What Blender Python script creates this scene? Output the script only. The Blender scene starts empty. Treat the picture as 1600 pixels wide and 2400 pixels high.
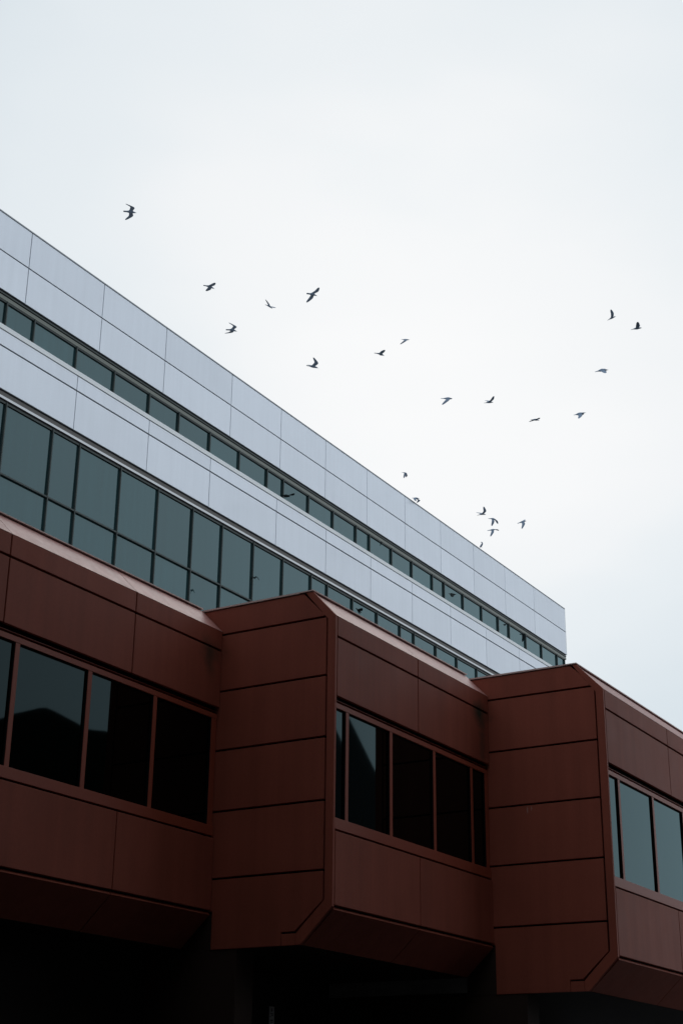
import bpy, bmesh, math, random
from mathutils import Vector, Matrix

S = bpy.context.scene
COL = S.collection
random.seed(7)
CAM_H = 1.6

# ------------------------------------------------------------------ camera
F_PX = 3529.5
cam_data = bpy.data.cameras.new("camera")
cam = bpy.data.objects.new("camera", cam_data)
COL.objects.link(cam)
cam_data.sensor_fit = 'VERTICAL'
cam_data.sensor_height = 36.0
cam_data.lens = F_PX / 2400.0 * 36.0
cam_data.clip_start = 0.1
cam_data.clip_end = 5000.0
ROT = (Matrix.Rotation(-1.0255, 3, 'Z') @ Matrix.Rotation(1.9629, 3, 'X') @ Matrix.Rotation(0.0115, 3, 'Z'))
cam.matrix_world = Matrix.Translation((0, 0, CAM_H)) @ ROT.to_4x4()
S.camera = cam

# ------------------------------------------------------------------ exposure, sky, sun
S.view_settings.view_transform = 'Standard'
S.view_settings.look = 'None'
S.view_settings.exposure = 0.0
S.view_settings.gamma = 1.0
try:
    S.view_settings.use_curve_mapping = False
except Exception:
    pass
S.cycles.use_denoising = True
S.cycles.max_bounces = 8

SUN_DIR = Vector((0.80, 0.42, 0.58)).normalized()
sun_el = math.asin(SUN_DIR.z)
sun_az = math.atan2(SUN_DIR.x, SUN_DIR.y)
W = bpy.data.worlds.new("World")
S.world = W
W.use_nodes = True
nt = W.node_tree
nt.nodes.clear()
def N(tree, typ, **kw):
    n = tree.nodes.new(typ)
    for k, v in kw.items():
        setattr(n, k, v)
    return n
def math_node(tree, op, a=None, b=None, c=None, clamp=False):
    n = tree.nodes.new('ShaderNodeMath'); n.operation = op; n.use_clamp = clamp
    for i, v in enumerate((a, b, c)):
        if v is None: continue
        if isinstance(v, (int, float)): n.inputs[i].default_value = v
        else: tree.links.new(v, n.inputs[i])
    return n.outputs[0]
out = N(nt, 'ShaderNodeOutputWorld')
tc = N(nt, 'ShaderNodeTexCoord')
sky = N(nt, 'ShaderNodeTexSky')
sky.sky_type = 'NISHITA'
sky.sun_disc = False
sky.sun_elevation = sun_el
sky.sun_rotation = sun_az
bg1 = N(nt, 'ShaderNodeBackground'); bg1.inputs['Strength'].default_value = 0.05
mixw = N(nt, 'ShaderNodeMix', data_type='RGBA'); mixw.inputs[0].default_value = 0.9
# cloud layer: bright round the veiled sun, dim ring painted in as corner darkening, raised beyond it to light the facades, soft mottling
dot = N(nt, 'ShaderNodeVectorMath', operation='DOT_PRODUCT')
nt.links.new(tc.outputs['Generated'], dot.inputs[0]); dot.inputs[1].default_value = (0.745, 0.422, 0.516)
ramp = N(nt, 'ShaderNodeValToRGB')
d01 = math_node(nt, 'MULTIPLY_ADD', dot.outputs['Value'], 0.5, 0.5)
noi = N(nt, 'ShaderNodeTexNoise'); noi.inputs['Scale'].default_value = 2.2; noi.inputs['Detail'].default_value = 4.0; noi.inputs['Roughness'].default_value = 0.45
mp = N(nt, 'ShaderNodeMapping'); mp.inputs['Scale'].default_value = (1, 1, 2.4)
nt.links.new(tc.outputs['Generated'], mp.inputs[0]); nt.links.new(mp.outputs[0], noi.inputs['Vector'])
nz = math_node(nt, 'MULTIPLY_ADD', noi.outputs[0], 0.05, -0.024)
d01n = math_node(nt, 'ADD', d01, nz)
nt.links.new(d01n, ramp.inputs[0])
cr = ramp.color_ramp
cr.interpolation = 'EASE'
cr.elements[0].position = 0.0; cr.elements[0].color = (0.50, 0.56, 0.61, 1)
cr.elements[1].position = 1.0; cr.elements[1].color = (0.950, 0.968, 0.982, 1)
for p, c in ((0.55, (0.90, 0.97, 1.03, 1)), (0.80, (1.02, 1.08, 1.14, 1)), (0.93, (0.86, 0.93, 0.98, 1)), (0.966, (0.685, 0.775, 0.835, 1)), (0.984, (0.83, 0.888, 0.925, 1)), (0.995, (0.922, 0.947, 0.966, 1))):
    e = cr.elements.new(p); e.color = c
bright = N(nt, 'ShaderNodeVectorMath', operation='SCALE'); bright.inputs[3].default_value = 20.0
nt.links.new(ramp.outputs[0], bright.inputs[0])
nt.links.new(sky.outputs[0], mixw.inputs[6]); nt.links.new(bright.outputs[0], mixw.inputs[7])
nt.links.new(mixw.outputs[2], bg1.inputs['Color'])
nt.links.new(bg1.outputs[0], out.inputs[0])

sd = bpy.data.lights.new("sun", 'SUN'); sd.energy = 0.5; sd.angle = math.radians(25); sd.color = (1.0, 0.97, 0.93)
sun = bpy.data.objects.new("sun", sd); COL.objects.link(sun)
sun.rotation_euler = SUN_DIR.to_track_quat('Z', 'Y').to_euler()
sun.location = (0, 0, 60)

# ------------------------------------------------------------------ materials
def mat(name, base, rough=0.5, metal=0.0, spec=0.5, ior=1.45, mottle=0.0, mscale=1.0, rough_var=0.0, grain=0.0, streak=0.0,
        stains=(), rand=0.0, bump=0.0, bscale=40.0, tint=None, island=0.0):
    m = bpy.data.materials.new(name); m.use_nodes = True
    t = m.node_tree; b = t.nodes['Principled BSDF']
    b.inputs['Roughness'].default_value = rough; b.inputs['Metallic'].default_value = metal
    b.inputs['IOR'].default_value = ior; b.inputs['Specular IOR Level'].default_value = spec
    if tint: b.inputs['Specular Tint'].default_value = (*tint, 1)
    geo = t.nodes.new('ShaderNodeNewGeometry'); pos = geo.outputs['Position']
    fac = None
    def noise(scale, detail=3, vec=None, rgh=0.5):
        n = t.nodes.new('ShaderNodeTexNoise'); n.inputs['Scale'].default_value = scale
        n.inputs['Detail'].default_value = detail; n.inputs['Roughness'].default_value = rgh
        t.links.new(vec or pos, n.inputs['Vector']); return n.outputs[0]
    val = None
    def mul(a, b_):
        return b_ if a is None else math_node(t, 'MULTIPLY', a, b_)
    if mottle: val = mul(val, math_node(t, 'MULTIPLY_ADD', noise(mscale, 4, rgh=0.6), 2 * mottle, 1 - mottle))
    if grain: val = mul(val, math_node(t, 'MULTIPLY_ADD', noise(26.0, 2, rgh=0.7), 2 * grain, 1 - grain))
    if streak:
        mpn = t.nodes.new('ShaderNodeMapping'); mpn.inputs['Scale'].default_value = (3.2, 3.2, 0.16)
        t.links.new(pos, mpn.inputs[0])
        val = mul(val, math_node(t, 'MULTIPLY_ADD', noise(1.6, 3, mpn.outputs[0]), 2 * streak, 1 - streak))
    if island: val = mul(val, math_node(t, 'MULTIPLY_ADD', geo.outputs['Random Per Island'], 2 * island, 1 - island))
    if rand:
        oi = t.nodes.new('ShaderNodeObjectInfo')
        val = mul(val, math_node(t, 'MULTIPLY_ADD', oi.outputs['Random'], 2 * rand, 1 - rand))
    col = t.nodes.new('ShaderNodeVectorMath'); col.operation = 'SCALE'
    col.inputs[0].default_value = base; col.inputs[3].default_value = 1.0
    if val is not None: t.links.new(val, col.inputs[3])
    cout = col.outputs[0]
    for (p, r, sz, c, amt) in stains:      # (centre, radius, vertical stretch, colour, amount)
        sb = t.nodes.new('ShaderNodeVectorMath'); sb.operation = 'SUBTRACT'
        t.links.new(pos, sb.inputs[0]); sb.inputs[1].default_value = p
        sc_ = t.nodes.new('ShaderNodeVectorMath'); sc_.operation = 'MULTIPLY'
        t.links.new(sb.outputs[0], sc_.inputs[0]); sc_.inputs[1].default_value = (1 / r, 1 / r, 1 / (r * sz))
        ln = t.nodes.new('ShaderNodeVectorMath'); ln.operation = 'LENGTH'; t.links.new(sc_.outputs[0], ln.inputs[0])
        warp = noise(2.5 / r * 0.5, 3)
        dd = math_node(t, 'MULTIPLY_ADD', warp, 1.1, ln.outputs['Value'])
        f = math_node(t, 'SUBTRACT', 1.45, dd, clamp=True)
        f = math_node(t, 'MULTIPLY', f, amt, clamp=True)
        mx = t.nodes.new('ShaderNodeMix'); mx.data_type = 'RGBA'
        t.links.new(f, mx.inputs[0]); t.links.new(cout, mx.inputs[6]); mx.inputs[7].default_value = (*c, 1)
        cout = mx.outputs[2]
    t.links.new(cout, b.inputs['Base Color'])
    if rough_var:
        t.links.new(math_node(t, 'MULTIPLY_ADD', noise(mscale * 2.3, 3), 2 * rough_var, rough - rough_var), b.inputs['Roughness'])
    if bump:
        bp = t.nodes.new('ShaderNodeBump'); bp.inputs['Strength'].default_value = bump; bp.inputs['Distance'].default_value = 0.01
        t.links.new(noise(bscale, 3), bp.inputs['Height']); t.links.new(bp.outputs[0], b.inputs['Normal'])
    return m

RED = (0.255, 0.066, 0.042)
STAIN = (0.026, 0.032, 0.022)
M = {}
M['red'] = mat('red_painted_metal', RED, rough=0.56, spec=0.20, mottle=0.16, mscale=0.9, rough_var=0.06, grain=0.10, streak=0.20, island=0.09,
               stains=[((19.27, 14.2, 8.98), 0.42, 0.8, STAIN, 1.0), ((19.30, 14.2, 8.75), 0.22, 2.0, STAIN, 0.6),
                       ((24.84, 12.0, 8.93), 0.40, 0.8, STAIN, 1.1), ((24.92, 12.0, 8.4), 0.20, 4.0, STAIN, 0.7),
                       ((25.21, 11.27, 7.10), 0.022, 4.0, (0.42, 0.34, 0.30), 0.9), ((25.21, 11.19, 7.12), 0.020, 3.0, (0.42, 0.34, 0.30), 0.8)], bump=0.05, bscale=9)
M['coping'] = mat('weathered_sky_lit_coping', (0.36, 0.16, 0.14), rough=0.5, spec=0.5, mottle=0.30, mscale=2.6, streak=0.12, grain=0.10, rough_var=0.08, bump=0.05, bscale=9)  # red lightened to paint in the sky's sheen, plus mottle and streaks
M['frame_red'] = mat('red_window_frame_paint', (0.27, 0.058, 0.032), rough=0.45, spec=0.4, mottle=0.08, mscale=1.5)
M['joint'] = mat('black_joint_sealant', (0.006, 0.005, 0.005), rough=0.9, spec=0.1)
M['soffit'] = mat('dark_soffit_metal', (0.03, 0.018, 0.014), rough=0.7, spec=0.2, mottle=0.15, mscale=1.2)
def glass(name, base, tint, ior, vary):
    """coated glazing: dark body under a tinted mirror film, the film's strength follows Fresnel"""
    m = mat(name, base, rough=0.6, spec=0.0, rand=vary, streak=vary)
    t = m.node_tree; b = t.nodes['Principled BSDF']; o_ = t.nodes['Material Output']
    g = t.nodes.new('ShaderNodeBsdfGlossy'); g.inputs['Color'].default_value = (*tint, 1); g.inputs['Roughness'].default_value = 0.02
    fr = t.nodes.new('ShaderNodeFresnel'); fr.inputs['IOR'].default_value = ior
    mx = t.nodes.new('ShaderNodeMixShader')
    t.links.new(fr.outputs[0], mx.inputs[0]); t.links.new(b.outputs[0], mx.inputs[1]); t.links.new(g.outputs[0], mx.inputs[2])
    t.links.new(mx.outputs[0], o_.inputs['Surface'])
    return m
M['glass_red'] = glass('dark_reflective_glass', (0.0006, 0.0009, 0.0009), (0.55, 0.80, 0.85), 1.34, 0.0)
M['glass_teal'] = glass('teal_reflective_glass', (0.012, 0.040, 0.046), (0.66, 0.90, 0.95), 1.78, 0.35)
M['white'] = mat('pale_aluminium_panel', (0.72, 0.775, 0.85), rough=0.36, metal=0.5, spec=0.5, mottle=0.035, mscale=0.35, grain=0.05, streak=0.05, island=0.03, rough_var=0.05, bump=0.06, bscale=1.2)
M['sill'] = mat('white_sill_metal', (0.80, 0.84, 0.86), rough=0.4, metal=0.3)
M['mullion'] = mat('dark_green_mullion', (0.045, 0.064, 0.064), rough=0.45, spec=0.4)
M['head'] = mat('grey_green_window_head', (0.17, 0.19, 0.17), rough=0.4, metal=0.3)
M['cap'] = mat('grey_roof_capping', (0.34, 0.37, 0.40), rough=0.45, metal=0.3)
M['strip'] = mat('bright_metal_strip', (0.5, 0.52, 0.54), rough=0.3, metal=0.8)
M['gap'] = mat('shadow_gap_backing', (0.06, 0.063, 0.066), rough=0.9, spec=0.1)
M['roof'] = mat('grey_gravel_roof', (0.22, 0.21, 0.20), rough=0.9, mottle=0.2, mscale=2)
M['asphalt'] = mat('worn_asphalt', (0.028, 0.028, 0.030), rough=0.9, mottle=0.25, mscale=0.6, grain=0.2)
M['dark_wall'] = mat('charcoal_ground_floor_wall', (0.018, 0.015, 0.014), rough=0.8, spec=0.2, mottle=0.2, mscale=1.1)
M['opp'] = mat('dark_shade_block_stone', (0.06, 0.055, 0.05), rough=0.85, mottle=0.2, mscale=0.5)  # walls of the unseen blocks added for shade
M['oppglass'] = mat('dark_far_glass', (0.01, 0.012, 0.014), rough=0.1)
M['slate'] = mat('dark_slate_roof', (0.03, 0.03, 0.033), rough=0.8, spec=0.2, mottle=0.2, mscale=1)
M['hill'] = mat('dark_wooded_hill', (0.010, 0.012, 0.009), rough=1.0, spec=0.0, mottle=0.3, mscale=0.2)
M['bird'] = mat('dark_slate_feathers', (0.21, 0.28, 0.38), rough=0.8, spec=0.2, mottle=0.2, mscale=8)
M['thin_cap'] = mat('pale_roof_flashing', (0.62, 0.46, 0.43), rough=0.5, mottle=0.1, mscale=3)
M['recess'] = mat('grey_recess_metal', (0.17, 0.165, 0.16), rough=0.6, spec=0.3)
M['bird_dark'] = mat('mirrored_bird_dark', (0.02, 0.028, 0.03), rough=0.8, spec=0.1)  # darkened copy, its colour stands in for a reflection in the glass
M['sign'] = mat('white_sign_enamel', (0.55, 0.55, 0.55), rough=0.5, mottle=0.1, mscale=20)
M['ink'] = mat('black_sign_print', (0.02, 0.02, 0.02), rough=0.6)
M['leaf'] = M['hill']

# ------------------------------------------------------------------ helpers
def obj(name, bm, m, parent=None, bevel=0.0, smooth=False):
    me = bpy.data.meshes.new(name)
    bmesh.ops.recalc_face_normals(bm, faces=bm.faces)
    bm.to_mesh(me); bm.free()
    me.materials.append(m)
    if smooth:
        for p in me.polygons: p.use_smooth = True
    o = bpy.data.objects.new(name, me); COL.objects.link(o)
    if parent is not None:
        o.parent = parent
        o.matrix_parent_inverse = Matrix.Identity(4)
        # geometry is authored in world space: take the parents' offset out
        off = Vector((0, 0, 0)); p = parent
        while p is not None: off += p.location; p = p.parent
        me.transform(Matrix.Translation(-off))
    if bevel:
        md = o.modifiers.new('edge', 'BEVEL'); md.width = bevel; md.segments = 1; md.limit_method = 'ANGLE'
    return o

def thing(name, label, cat, loc=(0, 0, 0), group=None, kind=None):
    o = bpy.data.objects.new(name, None); COL.objects.link(o)
    o.location = loc; o.empty_display_size = 0.5
    o['label'] = label; o['category'] = cat
    if group: o['group'] = group
    if kind: o['kind'] = kind
    return o

def box(bm, x0, x1, y0, y1, z0, z1):
    v = [bm.verts.new((x, y, z)) for x in (x0, x1) for y in (y0, y1) for z in (z0, z1)]
    for f in ((0, 1, 3, 2), (4, 6, 7, 5), (0, 4, 5, 1), (2, 3, 7, 6), (0, 2, 6, 4), (1, 5, 7, 3)):
        bm.faces.new([v[i] for i in f])

def prism_yz(bm, pts, x0, x1):
    """polygon in the YZ plane, extruded along X"""
    a = [bm.verts.new((x0, y, z)) for y, z in pts]; b = [bm.verts.new((x1, y, z)) for y, z in pts]
    bm.faces.new(a); bm.faces.new(b[::-1])
    n = len(pts)
    for i in range(n): bm.faces.new((a[i], b[i], b[(i + 1) % n], a[(i + 1) % n]))

def prism_xz(bm, pts, y0, y1):
    a = [bm.verts.new((x, y0, z)) for x, z in pts]; b = [bm.verts.new((x, y1, z)) for x, z in pts]
    bm.faces.new(a); bm.faces.new(b[::-1])
    n = len(pts)
    for i in range(n): bm.faces.new((a[i], b[i], b[(i + 1) % n], a[(i + 1) % n]))

H = CAM_H
# ------------------------------------------------------------------ ground
bm = bmesh.new()
vs = [bm.verts.new((x, y, 0)) for x, y in ((-900, -900), (1500, -900), (1500, 1500), (-900, 1500))]
bm.faces.new(vs)
g = obj('ground', bm, M['asphalt']); g['kind'] = 'structure'; g['label'] = 'dark asphalt ground below the buildings'; g['category'] = 'ground'
bm = bmesh.new(); box(bm, 5, 60, 8.2, 15.4, 0.004, 0.14)
o = obj('pavement', bm, M['asphalt']); o['kind'] = 'structure'; o['label'] = 'dark paving under the red overhang'; o['category'] = 'pavement'

# ------------------------------------------------------------------ red building
red = thing('office_building', 'low red metal clad building with three stepped bays in front of the white block', 'building', (19.64, 12, 0))
ROOF_BACK = 25.9
JG = 0.017     # half width of the wide joints
VG = 0.010     # half width of the fine vertical joints

def bay(x0, x1, D, Dprev, z, joints, mulls, uj, lj, cham_j, zp=None):
    """x0..x1 face, D front plane, Dprev plane of the bay to the left"""
    zc, zj, zb, zt, zg, zs, zf, zT, zL, yT = [z[k] for k in ('cham', 'j1', 'band', 'gtop', 'gbot', 'sill', 'soff', 'top', 'low', 'yT')]
    A = lambda v: v + H
    xf = x0 + 0.065                     # the face starts behind the corner trim
    # upper cladding
    bm = bmesh.new()
    cuts = [xf + 0.012] + [c for c in uj if x0 < c < x1] + [x1]
    for i in range(len(cuts) - 1):
        a = cuts[i] + (VG if i else 0); b = cuts[i + 1] - (VG if i < len(cuts) - 2 else 0.012)
        box(bm, a, b, D, D + 0.055, A(zj + JG), A(zc - 0.004))
        box(bm, a, b, D, D + 0.055, A(zb), A(zj - JG))
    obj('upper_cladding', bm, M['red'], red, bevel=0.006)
    # lower cladding
    bm = bmesh.new()
    cuts = [xf + 0.012] + [c for c in lj if x0 < c < x1] + [x1]
    for i in range(len(cuts) - 1):
        a = cuts[i] + (VG if i else 0); b = cuts[i + 1] - (VG if i < len(cuts) - 2 else 0.012)
        box(bm, a, b, D, D + 0.055, A(zf + 0.03), A(zs - 0.035))
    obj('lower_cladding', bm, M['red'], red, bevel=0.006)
    # bottom chamfer, under the face
    bm = bmesh.new()
    cuts = [xf + 0.012] + [c for c in lj if x0 < c < x1] + [x1]
    for i in range(len(cuts) - 1):
        a = cuts[i] + (VG if i else 0); b = cuts[i + 1] - (VG if i < len(cuts) - 2 else 0.012)
        prism_yz(bm, [(D + 0.012, A(zf - 0.035)), (D + 0.55, A(zL)), (D + 0.60, A(zL + 0.04)), (D + 0.06, A(zf + 0.01))], a, b)
    obj('lower_chamfer', bm, M['red'], red, bevel=0.004)
    # top chamfer (weathered coping, sky sheen painted in as a paler red)
    bm = bmesh.new()
    cuts = [x0 + 0.066] + [c for c in cham_j if x0 < c < x1] + [x1]
    for i in range(len(cuts) - 1):
        a = cuts[i] + (0.006 if i else 0); b = cuts[i + 1] - (0.006 if i < len(cuts) - 2 else 0.004)
        prism_yz(bm, [(D + 0.002, A(zc)), (D + 0.045, A(zc)), (D + yT + 0.04, A(zT - 0.022)), (D + yT, A(zT - 0.022))], a, b)
    obj('sloped_coping', bm, M['coping'], red)
    # thin capping with a dark line under it
    bm = bmesh.new()
    box(bm, x0 - 0.012, x1 - 0.004, D + yT - 0.015, D + yT + 0.25, A(zT + 0.010), A(zT + 0.030))
    box(bm, x0 - 0.012, x0 + 0.2, D + yT + 0.2505, Dprev + 0.5, A(zT + 0.002), A(zT + 0.030))
    obj('roof_capping', bm, M['thin_cap'], red)
    # backing, dark, and the body of the bay
    bm = bmesh.new()
    prism_yz(bm, [(D + 0.062, A(zb + 0.002)), (D + 0.062, A(zc + 0.01)), (D + yT + 0.06, A(zT + 0.004)), (D + 0.9, A(zT + 0.004)), (D + 0.9, A(zb + 0.002))], x0 + 0.075, x1 - 0.002)
    prism_yz(bm, [(D + 0.062, A(zf - 0.02)), (D + 0.062, A(zs)), (D + 0.9, A(zs)), (D + 0.9, A(zL + 0.03)), (D + 0.64, A(zL + 0.03))], x0 + 0.075, x1 - 0.002)
    obj('joint_backing', bm, M['joint'], red)
    bm = bmesh.new()
    box(bm, x0 + 0.08, x1, D + 0.905, ROOF_BACK, A(zL + 0.06), A(zT))
    obj('roof', bm, M['roof'], red)
    bm = bmesh.new()
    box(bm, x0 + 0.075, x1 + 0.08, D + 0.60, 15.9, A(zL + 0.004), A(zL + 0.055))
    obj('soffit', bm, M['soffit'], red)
    # window band
    bm = bmesh.new()
    fl = x0 + 0.066; fr = x1 - 0.02
    yf = D + 0.035
    box(bm, fl, fr, yf, D + 0.20, A(zt), A(zt + 0.085))                     # head
    box(bm, fl, fr, D + 0.012, D + 0.20, A(zs), A(zg))                       # sill
    box(bm, fl, fr, D + 0.055, D + 0.20, A(zt + 0.125), A(zt + 0.140))       # rib in the shadow gap
    for mx in mulls: box(bm, mx - 0.045, mx + 0.05, yf + 0.003, D + 0.198, A(zg), A(zt))
    box(bm, fr - 0.14, fr, yf + 0.003, D + 0.198, A(zg), A(zt))                # right jamb
    win = obj('window_frame', bm, M['frame_red'], red, bevel=0.004)
    bm = bmesh.new()
    for mx in list(mulls) + [fr - 0.0945]:
        box(bm, mx - 0.064, mx - 0.0455, yf + 0.006, D + 0.197, A(zg), A(zt))
    for a, b in zip([fl] + [q + 0.051 for q in mulls], [q - 0.065 for q in mulls] + [fr - 0.155]):
        if b > a: box(bm, a, b, D + 0.060, D + 0.197, A(zt - 0.026), A(zt - 0.001))
    box(bm, fl, fr, D + 0.10, D + 0.19, A(zt + 0.085), A(zb - 0.001))
    obj('gasket', bm, M['joint'], win)
    for a, b in zip([fl] + [q + 0.051 for q in mulls], [q - 0.065 for q in mulls] + [fr - 0.155]):
        if b - a < 0.05: continue
        bm = bmesh.new(); box(bm, a, b, D + 0.070, D + 0.085, A(zg), A(zt - 0.027))
        rz = 0.009 if (x0 > 19 and a == fl and x0 < 22) else random.gauss(0, 0.0006)
        for v in bm.verts: v.co.y += (v.co.x - (a + b) / 2) * rz
        obj('pane', bm, M['glass_red'], win)
    bm = bmesh.new(); box(bm, fl, fr, D + 0.205, D + 0.9, A(zs + 0.002), A(zb))
    obj('window_backing', bm, M['joint'], red)
    # return wall (faces -X)
    if joints:
        e = Dprev - D - 0.012                                                # depth of the return
        P = lambda pts: [(D + y, A(zz)) for y, zz in pts]
        bm = bmesh.new()
        X0, X1 = x0 + 0.004, x0 + 0.06
        bi = 0.172; g = JG; e += 0.56
        zt0 = joints[0]
        prism_yz(bm, P([(e, zt0 + g), (bi + 0.018, zt0 + g), (0.618, zT - 0.015), (e, zT - 0.015)]), X0, X1)
        for a, b in zip(joints[:-1], joints[1:]):
            prism_yz(bm, P([(e, b + g), (bi, b + g), (bi, a - g), (e, a - g)]), X0, X1)
        zl = joints[-1]
        prism_yz(bm, P([(e, zl - g), (bi, zl - g), (bi, zf + 0.10), (0.66, zL + 0.20), (0.90, zL + 0.20), (0.90, zL + 0.002), (e - 0.56, zL + 0.002), (e - 0.56, zp['soff'] + 0.01), (e, zp['soff'] + 0.01)]), X0, X1)
        # part of the first panel strip above the slope line of the previous bay
        obj('return_wall', bm, M['red'], red, bevel=0.005)
        bm = bmesh.new()
        prism_yz(bm, P([(0.0, zc - 0.0), (yT, zT), (0.58, zT), (0.145, zc - 0.045), (0.14, zf + 0.105), (0.635, zL + 0.17), (0.635, zL), (0.55, zL), (0.0, zf)]), x0, x0 + 0.06)
        prism_yz(bm, P([(0.641, zL), (0.641, zL + 0.17), (0.89, zL + 0.17), (0.89, zL)]), x0, x0 + 0.06)
        obj('corner_trim', bm, M['red'], red, bevel=0.004)
        bm = bmesh.new()
        prism_yz(bm, P([(0.04, zc - 0.02), (yT + 0.03, zT - 0.01), (e, zT - 0.01), (e, zp['soff'] - 0.02), (e - 0.54, zp['soff'] - 0.02), (e - 0.54, zL + 0.03), (0.60, zL + 0.03), (0.04, zf + 0.02)]), x0 + 0.061, x0 + 0.074)
        obj('return_backing', bm, M['joint'], red)
        bm = bmesh.new()
        prism_yz(bm, P([(e - 0.555, zp['soff'] + 0.005), (e - 0.555, zL + 0.003), (e + 0.02, zL + 0.003), (e + 0.02, zp['low'] + 0.02), (e, zp['low'] + 0.04)]), x0 + 0.02, x0 + 0.058)
        obj('return_closure', bm, M['soffit'], red)
        # pier carrying the return down to the ground
        bm = bmesh.new(); box(bm, x0 + 0.02, x0 + 0.5, D + 1.72, 15.45, 0.14, A(zL) - 0.002)
        obj('pier', bm, M['soffit'], red)

Z2 = dict(cham=7.73, j1=7.385, band=6.41, gtop=6.225, gbot=4.49, sill=4.32, soff=3.15, top=8.20, low=2.62, yT=0.44)
Z1 = dict(cham=7.785, j1=7.445, band=6.475, gtop=6.28, gbot=4.535, sill=4.375, soff=3.19, top=8.24, low=2.66, yT=0.44)
Z3 = dict(cham=7.575, j1=7.215, band=6.23, gtop=6.025, gbot=4.22, sill=4.05, soff=2.85, top=8.10, low=2.31, yT=0.50)
bay(8.2, 19.638, 14.21, 16.5, Z1, None, [8.62, 10.18, 11.74, 13.30, 14.86, 16.42, 17.985], [8.84, 11.67, 14.50, 17.325], [8.7, 11.53, 14.36, 17.20], [8.84, 11.67, 14.50, 17.33])
bay(19.638, 25.212, 12.00, 14.21, Z2, [7.73, 6.75, 5.755, 4.76, 3.70], [20.10, 21.52, 23.06, 24.51], [22.42], [22.435], [22.41], Z1)
bay(25.212, 36.0, 9.69, 12.00, Z3, [7.645, 6.645, 5.60, 4.54, 3.455], [25.84, 27.60, 29.32, 31.0, 32.7, 34.4], [28.58, 31.95], [28.5, 31.9], [28.55, 31.9], Z2)
# ground floor wall set back under the overhang
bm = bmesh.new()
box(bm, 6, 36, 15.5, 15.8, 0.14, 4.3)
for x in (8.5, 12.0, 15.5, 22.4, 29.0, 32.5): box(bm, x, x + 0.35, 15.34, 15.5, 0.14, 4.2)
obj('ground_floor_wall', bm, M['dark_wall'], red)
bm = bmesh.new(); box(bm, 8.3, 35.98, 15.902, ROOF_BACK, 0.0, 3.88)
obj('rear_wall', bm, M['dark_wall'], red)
bm = bmesh.new(); box(bm, 36.005, 36.2, 9.75, ROOF_BACK, 4.0, 9.6)
obj('end_wall', bm, M['red'], red)

# ------------------------------------------------------------------ white building
DW = 26.0
U = DW
white = thing('white_building', 'tall pale panelled block with two dark ribbon windows behind the red building', 'building', (1.5 * U, DW, 0))
XL, XR = 0.62 * U, 2.434 * U
def A(v): return v * U + H
def panels(bm, xs, rows, y):
    for z0, z1 in rows:
        for i in range(len(xs) - 1):
            box(bm, xs[i] + (0.010 if i else 0), xs[i + 1] - (0.010 if i < len(xs) - 2 else 0), y, y + 0.05, z0, z1)
row1 = [0.62, 0.75, 0.876, 1.005, 1.126, 1.2425, 1.379, 1.4925, 1.605, 1.7185, 1.8315, 1.947, 2.062, 2.18, 2.298, 2.434]
row2 = [0.62, 0.71, 0.838, 0.967, 1.095, 1.221, 1.3415, 1.4875, 1.609, 1.73, 1.8525, 1.976, 2.101, 2.228, 2.35, 2.434]
bm = bmesh.new()
panels(bm, [v * U for v in row1], [(A(0.8455), A(0.8885)), (A(0.802), A(0.8445))], DW)
obj('upper_cladding', bm, M['white'], white, bevel=0.008)
bm = bmesh.new()
panels(bm, [v * U for v in row2], [(A(0.7405), A(0.7575)), (A(0.6935), A(0.7392))], DW)
obj('middle_cladding', bm, M['white'], white, bevel=0.008)
bm = bmesh.new()
panels(bm, [v * U for v in row2], [(A(0.46), A(0.505))], DW)
panels(bm, [v * U for v in row1], [(A(0.40), A(0.459)), (A(0.30), A(0.399)), (0.1, A(0.299))], DW)
obj('lower_cladding', bm, M['white'], white)
bm = bmesh.new()
for z0, z1 in ((0.8025, 0.8875), (0.694, 0.7575), (0.02, 0.505)):
    box(bm, XL + 0.02, XR - 0.02, DW + 0.052, DW + 0.5, A(z0) if z0 > 0.1 else 0.1, A(z1))
obj('joint_backing', bm, M['gap'], white)
bm = bmesh.new(); box(bm, XL + 0.03, XR - 0.03, DW + 0.505, DW + 26, 0.05, A(0.8855))
obj('roof', bm, M['roof'], white)
bm = bmesh.new(); box(bm, XL + 0.004, XR + 0.03, DW - 0.014, DW + 0.4, A(0.8887), A(0.8887) + 0.035)
obj('roof_capping', bm, M['cap'], white)
bm = bmesh.new()
box(bm, XR + 0.002, XR + 0.05, DW + 0.004, DW + 26, A(0.802), A(0.8885))
box(bm, XR + 0.002, XR + 0.05, DW + 0.004, DW + 26, 0.1, A(0.7575))
obj('end_cladding', bm, M['sill'], white)
# sill over the middle band
bm = bmesh.new()
box(bm, XL, XR + 0.02, DW - 0.02, DW + 0.35, A(0.7578), A(0.7635))
obj('window_sill', bm, M['sill'], white, bevel=0.006)

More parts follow.
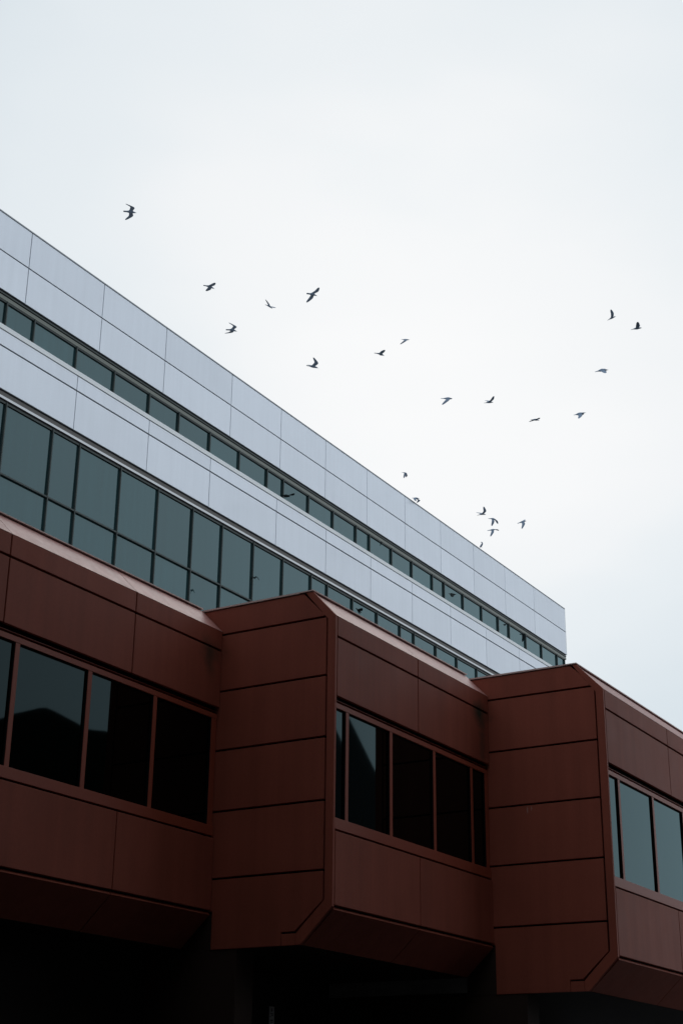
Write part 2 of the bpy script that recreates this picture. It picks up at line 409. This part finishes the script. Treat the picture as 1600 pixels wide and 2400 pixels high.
w1 = [0.64, 0.70, 0.768, 0.832, 0.874, 0.936, 0.981, 1.023, 1.091, 1.156, 1.22, 1.277, 1.34, 1.403, 1.466, 1.504, 1.566, 1.629, 1.691, 1.729, 1.793, 1.855, 1.92, 1.959, 2.024, 2.09, 2.152, 2.194, 2.26, 2.326, 2.393, 2.4265]
w2 = [0.64, 0.708, 0.775, 0.818, 0.886, 0.953, 0.995, 1.066, 1.109, 1.179, 1.247, 1.314, 1.374, 1.441, 1.508, 1.576, 1.617, 1.683, 1.751, 1.818, 1.86, 1.929, 1.998, 2.067, 2.11, 2.178, 2.245, 2.313, 2.38, 2.4265]
def ribbon(xs, zbot, ztop, zhead, transom, style):
    y = DW + 0.06
    bm = bmesh.new()
    for x in xs: box(bm, x * U - 0.018, x * U + 0.018, y - 0.045, y + 0.10, A(zbot) + 0.001, A(ztop))
    if transom:
        for a, b in zip(xs[:-1], xs[1:]): box(bm, a * U + 0.019, b * U - 0.019, y - 0.040, y + 0.10, A(transom) - 0.022, A(transom) + 0.022)
    for a, b in zip(xs[:-1], xs[1:]):
        box(bm, a * U + 0.019, b * U - 0.019, y - 0.02, y + 0.10, A(ztop) - 0.05, A(ztop) - 0.001)
    fr = obj('window_frame', bm, M['mullion'], white)
    for a, b in zip(xs[:-1], xs[1:]):
        for z0, z1 in (((zbot, None),) if not transom else ((zbot, transom), (transom, None))):
            bm = bmesh.new()
            lo = A(z0) + (0.001 if z0 == zbot else 0.029)
            hi = A(ztop) - 0.051 if z1 is None else A(z1) - 0.029
            box(bm, a * U + 0.019, b * U - 0.019, y + 0.02, y + 0.04, lo, hi)
            # each pane sits a hair out of true, as glazing does
            rz = random.gauss(0, 0.0012); rx = random.gauss(0, 0.0012)
            c = Vector(((a + b) / 2 * U, y + 0.03, (lo + hi) / 2))
            for v in bm.verts:
                d = v.co - c; v.co.y += d.x * rz + d.z * rx
            obj('pane', bm, M['glass_teal'], fr)
    # head
    z0, z1 = A(ztop), A(zhead)
    h = z1 - z0
    bm = bmesh.new()
    if style == 1:
        box(bm, XL, XR - 0.01, DW + 0.030, DW + 0.30, z0 + 0.001, z0 + h * 0.45)
        obj('window_head', bm, M['head'], fr)
        bm = bmesh.new(); box(bm, XL, XR - 0.01, DW + 0.055, DW + 0.30, z0 + h * 0.451, z0 + h * 0.60)
        box(bm, XL, XR - 0.01, DW + 0.022, DW + 0.30, z0 + h * 0.601, z0 + h * 0.78)
        box(bm, XL, XR - 0.01, DW + 0.055, DW + 0.30, z0 + h * 0.781, z1)
        obj('shadow_gap', bm, M['mullion'], fr)
    else:
        box(bm, XL, XR - 0.01, DW + 0.010, DW + 0.30, z0 + h * 0.18, z0 + h * 0.42)
        obj('metal_strip', bm, M['strip'], fr)
        bm = bmesh.new(); box(bm, XL, XR - 0.01, DW + 0.055, DW + 0.30, z0 + 0.001, z0 + h * 0.179)
        box(bm, XL, XR - 0.01, DW + 0.055, DW + 0.30, z0 + h * 0.86, z1)
        obj('shadow_gap', bm, M['gap'], fr)
        bm = bmesh.new(); box(bm, XL, XR - 0.01, DW + 0.035, DW + 0.30, z0 + h * 0.421, z0 + h * 0.859)
        obj('window_head', bm, M['recess'], fr)
ribbon(w1, 0.7637, 0.7925, 0.8018, None, 1)
ribbon(w2, 0.506, 0.682, 0.6933, 0.6045, 2)
bm = bmesh.new()
box(bm, XL + 0.01, XR - 0.05, DW + 0.17, DW + 0.5, A(0.7636), A(0.8018)); box(bm, XL + 0.01, XR - 0.05, DW + 0.17, DW + 0.5, A(0.506), A(0.693))
obj('glazing_backing', bm, M['gap'], white)

# ------------------------------------------------------------------ things across the street, seen only as reflections, and unseen blocks added for shade
# a dark hill beyond the street (its outline shows in the left red window)
Yv = 240.0
prof = [(0.60, 0.25), (0.75, 0.29), (0.90, 0.325), (0.98, 0.345), (1.028, 0.362), (1.044, 0.370), (1.062, 0.377), (1.079, 0.384), (1.09, 0.387), (1.101, 0.3865), (1.113, 0.383),
        (1.121, 0.378), (1.127, 0.374), (1.138, 0.3765), (1.147, 0.380), (1.164, 0.381), (1.182, 0.384), (1.25, 0.388), (1.35, 0.37), (1.5, 0.33), (1.7, 0.24), (1.95, 0.12), (2.1, 0.0)]
bm = bmesh.new()
rows = []
for fy, fz in ((0.72, 0.0), (0.80, 0.35), (0.88, 0.72), (0.95, 0.93), (1.0, 1.0), (1.08, 0.9), (1.3, 0.4), (1.6, -0.02)):
    r = []
    for px, pz in prof:
        yy = 2 * 14.33 - Yv * fy
        bumpy = (random.random() - 0.5) * 4.0 * (0 < fz < 1)
        r.append(bm.verts.new((px * Yv + (fy - 1) * 25, yy, max(-1.0, pz * Yv * fz + H * fz + bumpy - (0 if fz > 0 else 1)))))
    rows.append(r)
for a, b in zip(rows[:-1], rows[1:]):
    for i in range(len(a) - 1): bm.faces.new((a[i], a[i + 1], b[i + 1], b[i]))
o = obj('hill', bm, M['hill'], smooth=True); o['kind'] = 'structure'; o['label'] = 'dark rounded hill mirrored in the left red window'; o['category'] = 'hill'

def facade_windows(par, x0, x1, y, z0, z1, nx, nz, along='x', out=-1):
    for i in range(nx):
        for j in range(nz):
            a = x0 + (x1 - x0) * (i + 0.22) / nx; b = x0 + (x1 - x0) * (i + 0.78) / nx
            c = z0 + (z1 - z0) * (j + 0.25) / nz; d = z0 + (z1 - z0) * (j + 0.75) / nz
            bm = bmesh.new()
            if along == 'x': box(bm, a, b, min(y, y + 0.05 * out), max(y, y + 0.05 * out), c, d)
            else: box(bm, min(y, y + 0.05 * out), max(y, y + 0.05 * out), a, b, c, d)
            obj('window', bm, M['oppglass'], par)
# gabled building across the street (its roof slope shows in the middle red window)
gb = thing('gabled_building', 'dark gabled building across the street, mirrored in the middle red window', 'building', (80, -30, 0))
Yg = 50.0; yfr = 2 * 12.13 - Yg
xs_ = [1.46, 1.56, 1.66, 1.745, 1.86]
zs_ = [0.53, 0.60, 0.522, 0.452, 0.36]
pts = [(1.46 * Yg, 0.0)] + [(a * Yg, b * Yg + H) for a, b in zip(xs_, zs_)] + [(1.86 * Yg, 0.0)]
bm = bmesh.new(); prism_xz(bm, pts, yfr - 4, yfr); obj('wall', bm, M['slate'], gb)
facade_windows(gb, 74, 92, yfr, 1, 17, 5, 4, 'x', 1)
# unseen tall blocks added behind and beside the viewer to shade the red facade
tb = thing('shade_block_rear', 'tall dark block added unseen behind the viewer to shade the red building', 'building', (-10, -16, 0))
bm = bmesh.new(); box(bm, -42, 29, -34, -4, 0, 28); obj('wall', bm, M['opp'], tb)
facade_windows(tb, -40, 28, -4, 3, 23, 10, 6, 'x', 1)
tc_ = thing('shade_block_side', 'dark block added left of the red building, outside the frame, to shade it', 'building', (0, 15, 0))
bm = bmesh.new(); box(bm, -24, 6.2, 8.5, 34, 0, 24); obj('wall', bm, M['opp'], tc_)
facade_windows(tc_, -22, 6, 8.5, 3, 23, 8, 5, 'x', -1)

# ------------------------------------------------------------------ signs on the ground floor wall
def sign(name, label, cx, cz, w, h, marks):
    y = 15.5
    t = thing(name, label, 'sign', (cx, y, cz), 'small signs on the ground floor wall')
    bm = bmesh.new(); box(bm, cx - w / 2, cx + w / 2, y - 0.012, y - 0.002, cz - h / 2, cz + h / 2)
    obj('plate', bm, M['sign'], t, bevel=0.003)
    bm = bmesh.new()
    for (a, b, c, d) in marks: box(bm, cx + a * w, cx + b * w, y - 0.0145, y - 0.0125, cz + c * h, cz + d * h)
    obj('printing', bm, M['ink'], t)

# ------------------------------------------------------------------ birds
def ray(px, py):
    d = Vector(((px - 800) / F_PX, -(py - 1200) / F_PX, -1.0))
    return ROT @ d
IMR = ROT @ Vector((1, 0, 0)); IMU = ROT @ Vector((0, 1, 0)); IMF = ROT @ Vector((0, 0, -1))

def make_bird(label, org, sc, c, tail, beak, wA, wB, dist=None, plane=None, group='birds flying over the white building'):
    fat = 1.5 if 'ribbon' in group else 1.0
    """c, tail, beak and the wings' wrist and tip are given as seen; depth comes from the real lengths"""
    def full(p): return Vector((org[0] + p[0] / sc, org[1] + p[1] / sc))
    C_ = full(c); T_ = full(tail); B_ = full(beak)
    Lpx = (B_ - T_).length
    if plane is not None:
        r = ray(*C_); depth = plane / r.y
    else:
        depth = dist if dist else max(38.0, min(95.0, F_PX * 0.56 / max(Lpx, 18)))
    m = depth / F_PX                                   # metres per pixel at the bird
    centre = Vector((0, 0, H)) + ray(*C_) * depth
    def v3(p, ref): d = full(p) - ref; return IMR * (d.x * m) - IMU * (d.y * m)
    head = v3(beak, C_); tl = v3(tail, C_)
    L = (head - tl).length
    ax = (head - tl).normalized()
    # small lean of the body in depth
    unit = L                                          # body length sets the size
    def limb(p0, p1, want, sgn):
        """2-D step p0->p1 as seen, given enough depth to reach its real length"""
        a = full(p1) - full(p0) ; d = IMR * (a.x * m) - IMU * (a.y * m)
        l = d.length
        dep = math.sqrt(max(0.0, want * want - l * l)) if want > l else 0.0
        return d + IMF * (dep * sgn)
    S1, S2 = 0.42 * unit, 0.55 * unit
    a1 = limb(c, wA[0], S1, -1); a2 = a1 + limb(wA[0], wA[1], S2, -0.6)
    b1 = limb(c, wB[0], S1, 1); b2 = b1 + limb(wB[0], wB[1], S2, 0.6)
    side = (a1 - b1); side -= ax * side.dot(ax)
    if side.length < 1e-4: side = IMF.copy()
    side.normalize(); up = ax.cross(side).normalized()
    R = unit * 0.118 * fat
    # stations from tail to beak: position along the axis (0..1), half width, half height
    st = [(0.00, 0.75, 0.12), (0.14, 0.62, 0.16), (0.26, 0.62, 0.40), (0.38, 0.95, 0.85), (0.50, 1.05, 1.0), (0.62, 0.85, 0.85), (0.72, 0.52, 0.55), (0.79, 0.50, 0.52),
          (0.84, 0.42, 0.42), (0.88, 0.16, 0.16), (1.00, 0.05, 0.05)]
    bm = bmesh.new(); rings = []
    def axis_point(t):                                 # body bends through tail, centre and beak as seen
        return tl * (1 - t / 0.48) if t < 0.48 else head * ((t - 0.48) / 0.52)
    for t, w, h in st:
        p = axis_point(t)
        rings.append([bm.verts.new(p + side * (math.cos(math.radians(22.5 + 45 * k)) * R * w) + up * (math.sin(math.radians(22.5 + 45 * k)) * R * h)) for k in range(8)])
    skip = set()
    for i in range(len(rings) - 1):
        for k in range(8):
            if i in (3, 4) and k in (7, 3): continue   # openings for the wings
            bm.faces.new((rings[i][k], rings[i][(k + 1) % 8], rings[i + 1][(k + 1) % 8], rings[i + 1][k]))
    bm.faces.new(rings[0][::-1]); bm.faces.new(rings[-1])
    for kk, (w1_, w2_) in ((7, (a1, a2)), (3, (b1, b2))):
        k0, k1 = kk, (kk + 1) % 8
        loop = [rings[3][k0], rings[4][k0], rings[5][k0], rings[5][k1], rings[4][k1], rings[3][k1]]
        root = sum((v.co for v in loop), Vector()) / 6
        nrm = (w1_.normalized()).cross(ax)
        nrm = nrm.normalized() if nrm.length > 1e-3 else up
        prev = loop
        back = -ax
        for f, chord, fwd, th in ((q[0], q[1] * fat, q[2], q[3]) for q in ((0.55, 0.34, 0.05, 0.024), (1.0, 0.33, 0.09, 0.018), (1.45, 0.27, 0.03, 0.013), (1.8, 0.19, -0.01, 0.009), (2.0, 0.07, -0.03, 0.005))):
            if f <= 1.0: p = root.lerp(w1_, f)
            else: p = w1_.lerp(w2_, f - 1.0)
            cs = []
            for s_, q in ((-1, -0.5), (-1, 0.0), (-1, 0.5)):
                cs.append(p + ax * (chord * unit * q + fwd * unit) - nrm * (th * unit))
            for q in (0.5, 0.0, -0.5):
                cs.append(p + ax * (chord * unit * q + fwd * unit) + nrm * (th * unit))
            # keep the winding consistent with the root loop
            if kk == 7 and False: cs = cs[::-1]
            cur = [bm.verts.new(q) for q in cs]
            for i in range(6): bm.faces.new((prev[i], prev[(i + 1) % 6], cur[(i + 1) % 6], cur[i]))
            prev = cur
        bm.faces.new(prev)
    o = obj('bird', bm, M['bird_dark' if 'ribbon' in group else 'bird'], smooth=True)
    o.location = centre
    o['label'] = label; o['category'] = 'bird'; o['group'] = group
    md = o.modifiers.new('soft', 'SUBSURF'); md.levels = 1; md.render_levels = 1
    return o

o1, s1 = (260, 460), 15.68
o2, s2 = (450, 640), 13.067
o3, s3 = (600, 650), 9.22
o4, s4 = (860, 770), 4.9
o5, s5 = (1220, 710), 5.227
o6, s6 = (920, 1090), 4.612
mb = make_bird
mb('largest bird, alone at the far left high above the roof, upper wing bent back', o1, s1, (740, 570), (450, 550), (960, 615), ((795, 430), (600, 330)), ((680, 690), (510, 820)))
mb('bird left of the left trio, wings level, one tip raised to the right', o2, s2, (550, 410), (340, 375), (700, 490), ((620, 370), (745, 335)), ((480, 460), (420, 520)))
mb('dark bird lowest on the left side of the flock, one wing hooked up and back', o2, s2, (1240, 1740), (1030, 1735), (1390, 1790), ((1310, 1640), (1145, 1530)), ((1150, 1800), (1000, 1830)))
mb('bird with both wings stretched in one slanting line, above the centre left', o3, s3, (1220, 365), (1085, 348), (1330, 405), ((1290, 300), (1370, 235)), ((1160, 440), (1095, 535)))
mb('faint small bird with narrow raised wing, just left of the slanting winged bird', o3, s3, (285, 620), (195, 590), (365, 685), ((245, 550), (215, 490)), ((350, 630), (430, 645)))
mb('bird with one wing pointing straight up, below the slanting winged bird', o3, s3, (1230, 1925), (1080, 1905), (1355, 1965), ((1290, 1850), (1250, 1745)), ((1180, 1890), (1110, 1872)))
mb('small bird with one wing trailing down left, upper of the centre pair', o4, s4, (440, 130), (388, 123), (490, 128), ((425, 145), (380, 187)), ((450, 122), (462, 118)))
mb('small bird with wing raised to the right, lower of the centre pair', o4, s4, (155, 290), (78, 281), (200, 315), ((165, 268), (205, 255)), ((150, 296), (158, 300)))
mb('bird with one long wing trailing down left, right of centre above the roof', o4, s4, (930, 803), (840, 803), (983, 806), ((900, 830), (860, 882)), ((945, 795), (960, 790)))
mb('bird flying level with two wings raised in a narrow pair, right of centre', o4, s4, (1400, 845), (1335, 857), (1452, 847), ((1420, 820), (1450, 780)), ((1385, 828), (1360, 820)))
mb('topmost bird of the right hand flock, body tilted up, narrow wing raised', o5, s5, (1110, 182), (1055, 215), (1165, 163), ((1105, 140), (1092, 85)), ((1118, 150), (1122, 110)))
mb('rightmost bird of the flock, round wings raised over a level body', o5, s5, (1420, 310), (1340, 328), (1485, 304), ((1408, 275), (1412, 243)), ((1435, 275), (1442, 245)))
mb('dark bird below the two rightmost birds, rounded wing pushed down', o5, s5, (990, 822), (900, 846), (1075, 820), ((990, 850), (1020, 870)), ((1005, 805), (1032, 797)))
mb('bird with one wing hanging straight down, low in the right hand flock', o5, s5, (710, 1360), (640, 1375), (800, 1342), ((705, 1390), (695, 1422)), ((740, 1362), (780, 1362)))
mb('thinnest bird, seen edge on, lowest left of the right hand flock', o5, s5, (175, 1430), (115, 1430), (232, 1438), ((195, 1422), (222, 1412)), ((145, 1434), (113, 1452)))
mb('small bird with both wings folded down, alone just above the roof edge', o6, s6, (135, 85), (92, 78), (158, 95), ((122, 108), (120, 142)), ((146, 105), (146, 132)))
mb('bird landing on the roof edge with wings arched down', o6, s6, (250, 358), (205, 356), (292, 362), ((225, 365), (252, 392)), ((280, 380), (264, 408)), plane=DW - 0.1, group='birds on the roof edge of the white building')
mb('bird with one wing straight up, topmost of the low cluster beside the roof', o6, s6, (968, 527), (908, 545), (1010, 537), ((985, 500), (980, 448)), ((940, 520), (908, 512)))
mb('middle bird of the low cluster, one wing down and one bent right', o6, s6, (1080, 580), (1028, 578), (1118, 590), ((1073, 610), (1068, 660)), ((1112, 600), (1138, 637)))
mb('lowest flying bird of the low cluster, T shaped with wing hanging down', o6, s6, (1078, 700), (1018, 708), (1115, 695), ((1065, 730), (1053, 772)), ((1112, 698), (1152, 709)))
mb('T shaped bird apart to the right of the low cluster', o6, s6, (1402, 612), (1342, 632), (1445, 603), ((1400, 642), (1390, 688)), ((1415, 602), (1432, 590)))
o7, s7 = (640, 1130), 15.68
o8, s8 = (560, 1320), 4.612
o9, s9 = (860, 1240), 3.92
gw = 'birds standing in for reflections in the ribbon windows'  # solid birds before the glass in place of mirrored ones
mb('stand-in for a mirrored bird crossing the upper ribbon window over a mullion, leftmost one there', o7, s7, (480, 500), (300, 490), (640, 545), ((640, 480), (790, 415)), ((450, 530), (420, 560)), plane=DW - 1.1, group=gw)
mb('stand-in for a mirrored bird with both wings arched down in the big lower windows', o8, s8, (165, 160), (150, 145), (185, 172), ((135, 150), (122, 205)), ((195, 143), (218, 187)), plane=DW - 1.1, group=gw)
mb('stand-in for a mirrored bird with spread wings in the lower windows above the middle bay', o8, s8, (1290, 510), (1262, 485), (1325, 540), ((1310, 498), (1335, 488)), ((1290, 530), (1300, 548)), plane=DW - 1.1, group=gw)
mb('stand-in for a slim mirrored bird diving at the top of the upper ribbon window', o9, s9, (127, 130), (118, 158), (136, 108), ((124, 135), (116, 152)), ((130, 132), (124, 148)), plane=DW - 1.1, group=gw)
mb('stand-in for a dark mirrored bird flying level in the middle of the upper ribbon window', o9, s9, (775, 600), (745, 592), (820, 602), ((772, 608), (778, 622)), ((785, 597), (800, 600)), plane=DW - 1.1, group=gw)
mb('stand-in for a tiny mirrored bird flying level in a narrow pane of the upper ribbon window', o9, s9, (1262, 877), (1244, 876), (1282, 878), ((1258, 882), (1256, 887)), ((1268, 874), (1275, 873)), plane=DW - 1.1, group=gw)
mb('stand-in for a dark mirrored bird with wing hanging down, rightmost one in the upper ribbon window', o9, s9, (1428, 966), (1396, 966), (1455, 963), ((1430, 990), (1426, 1036)), ((1440, 962), (1452, 964)), plane=DW - 1.1, group=gw)

# perched bird: body, curved neck and head as one skin
def perched(label, pts, radii, edges, plane):
    c = Vector((1127, 1278)); r = ray(*c); depth = plane / r.y; m = depth / F_PX
    centre = Vector((0, 0, H)) + r * depth
    me = bpy.data.meshes.new('bird')
    vs = [IMR * ((x - c.x) * m) - IMU * ((y - c.y) * m) + IMF * (dz * m) for x, y, dz in pts]
    me.from_pydata(vs, edges, []); me.update()
    o = bpy.data.objects.new('bird', me); COL.objects.link(o); o.location = centre
    md = o.modifiers.new('skin', 'SKIN'); sk = me.skin_vertices[0].data
    for i, q in enumerate(radii): sk[i].radius = (q * m, q * m)
    sk[2].use_root = True
    o.modifiers.new('sub', 'SUBSURF').render_levels = 2
    me.materials.append(M['bird'])
    o['label'] = label; o['category'] = 'bird'; o['group'] = 'birds on the roof edge of the white building'
perched('bird standing on the roof edge with curved neck, facing left',
        [(1123.5, 1283.5, 0), (1125.5, 1280.5, 0), (1128, 1277, 0), (1129.6, 1274.2, 0), (1129.6, 1272.2, 0), (1127.8, 1270.6, 0), (1125.6, 1270.8, 0), (1127.5, 1281.5, 1), (1128.5, 1284.5, 1)],
        [1.0, 2.0, 2.6, 1.9, 1.3, 1.2, 0.4, 0.6, 0.4], [(0, 1), (1, 2), (2, 3), (3, 4), (4, 5), (5, 6), (2, 7), (7, 8)], DW - 0.02)

# the two small plates low in the frame
def on_wall(px, py, y):
    r = ray(px, py); k = y / r.y; p = r * k; return p.x, p.z + H
sx, sz = on_wall(638, 2373, 15.48)
sx2, sz2 = on_wall(637.5, 2401, 15.48)
hh = 0.205; ww = 0.165
sign('sign', 'upper of two small white pictogram plates on the dark ground floor wall', sx, sz, ww, hh,
     [(-0.10, 0.02, 0.05, 0.34), (0.02, 0.12, 0.12, 0.18), (-0.30, 0.30, -0.12, -0.07), (-0.10, 0.22, -0.26, -0.18), (-0.34, -0.2, -0.38, -0.3)])
sign('sign', 'lower of two small white plates on the dark ground floor wall, cut by the frame', sx2, sz2, ww, hh,
     [(-0.30, 0.22, 0.28, 0.38), (-0.30, 0.22, 0.14, 0.22), (-0.25, 0.0, -0.1, 0.05)])
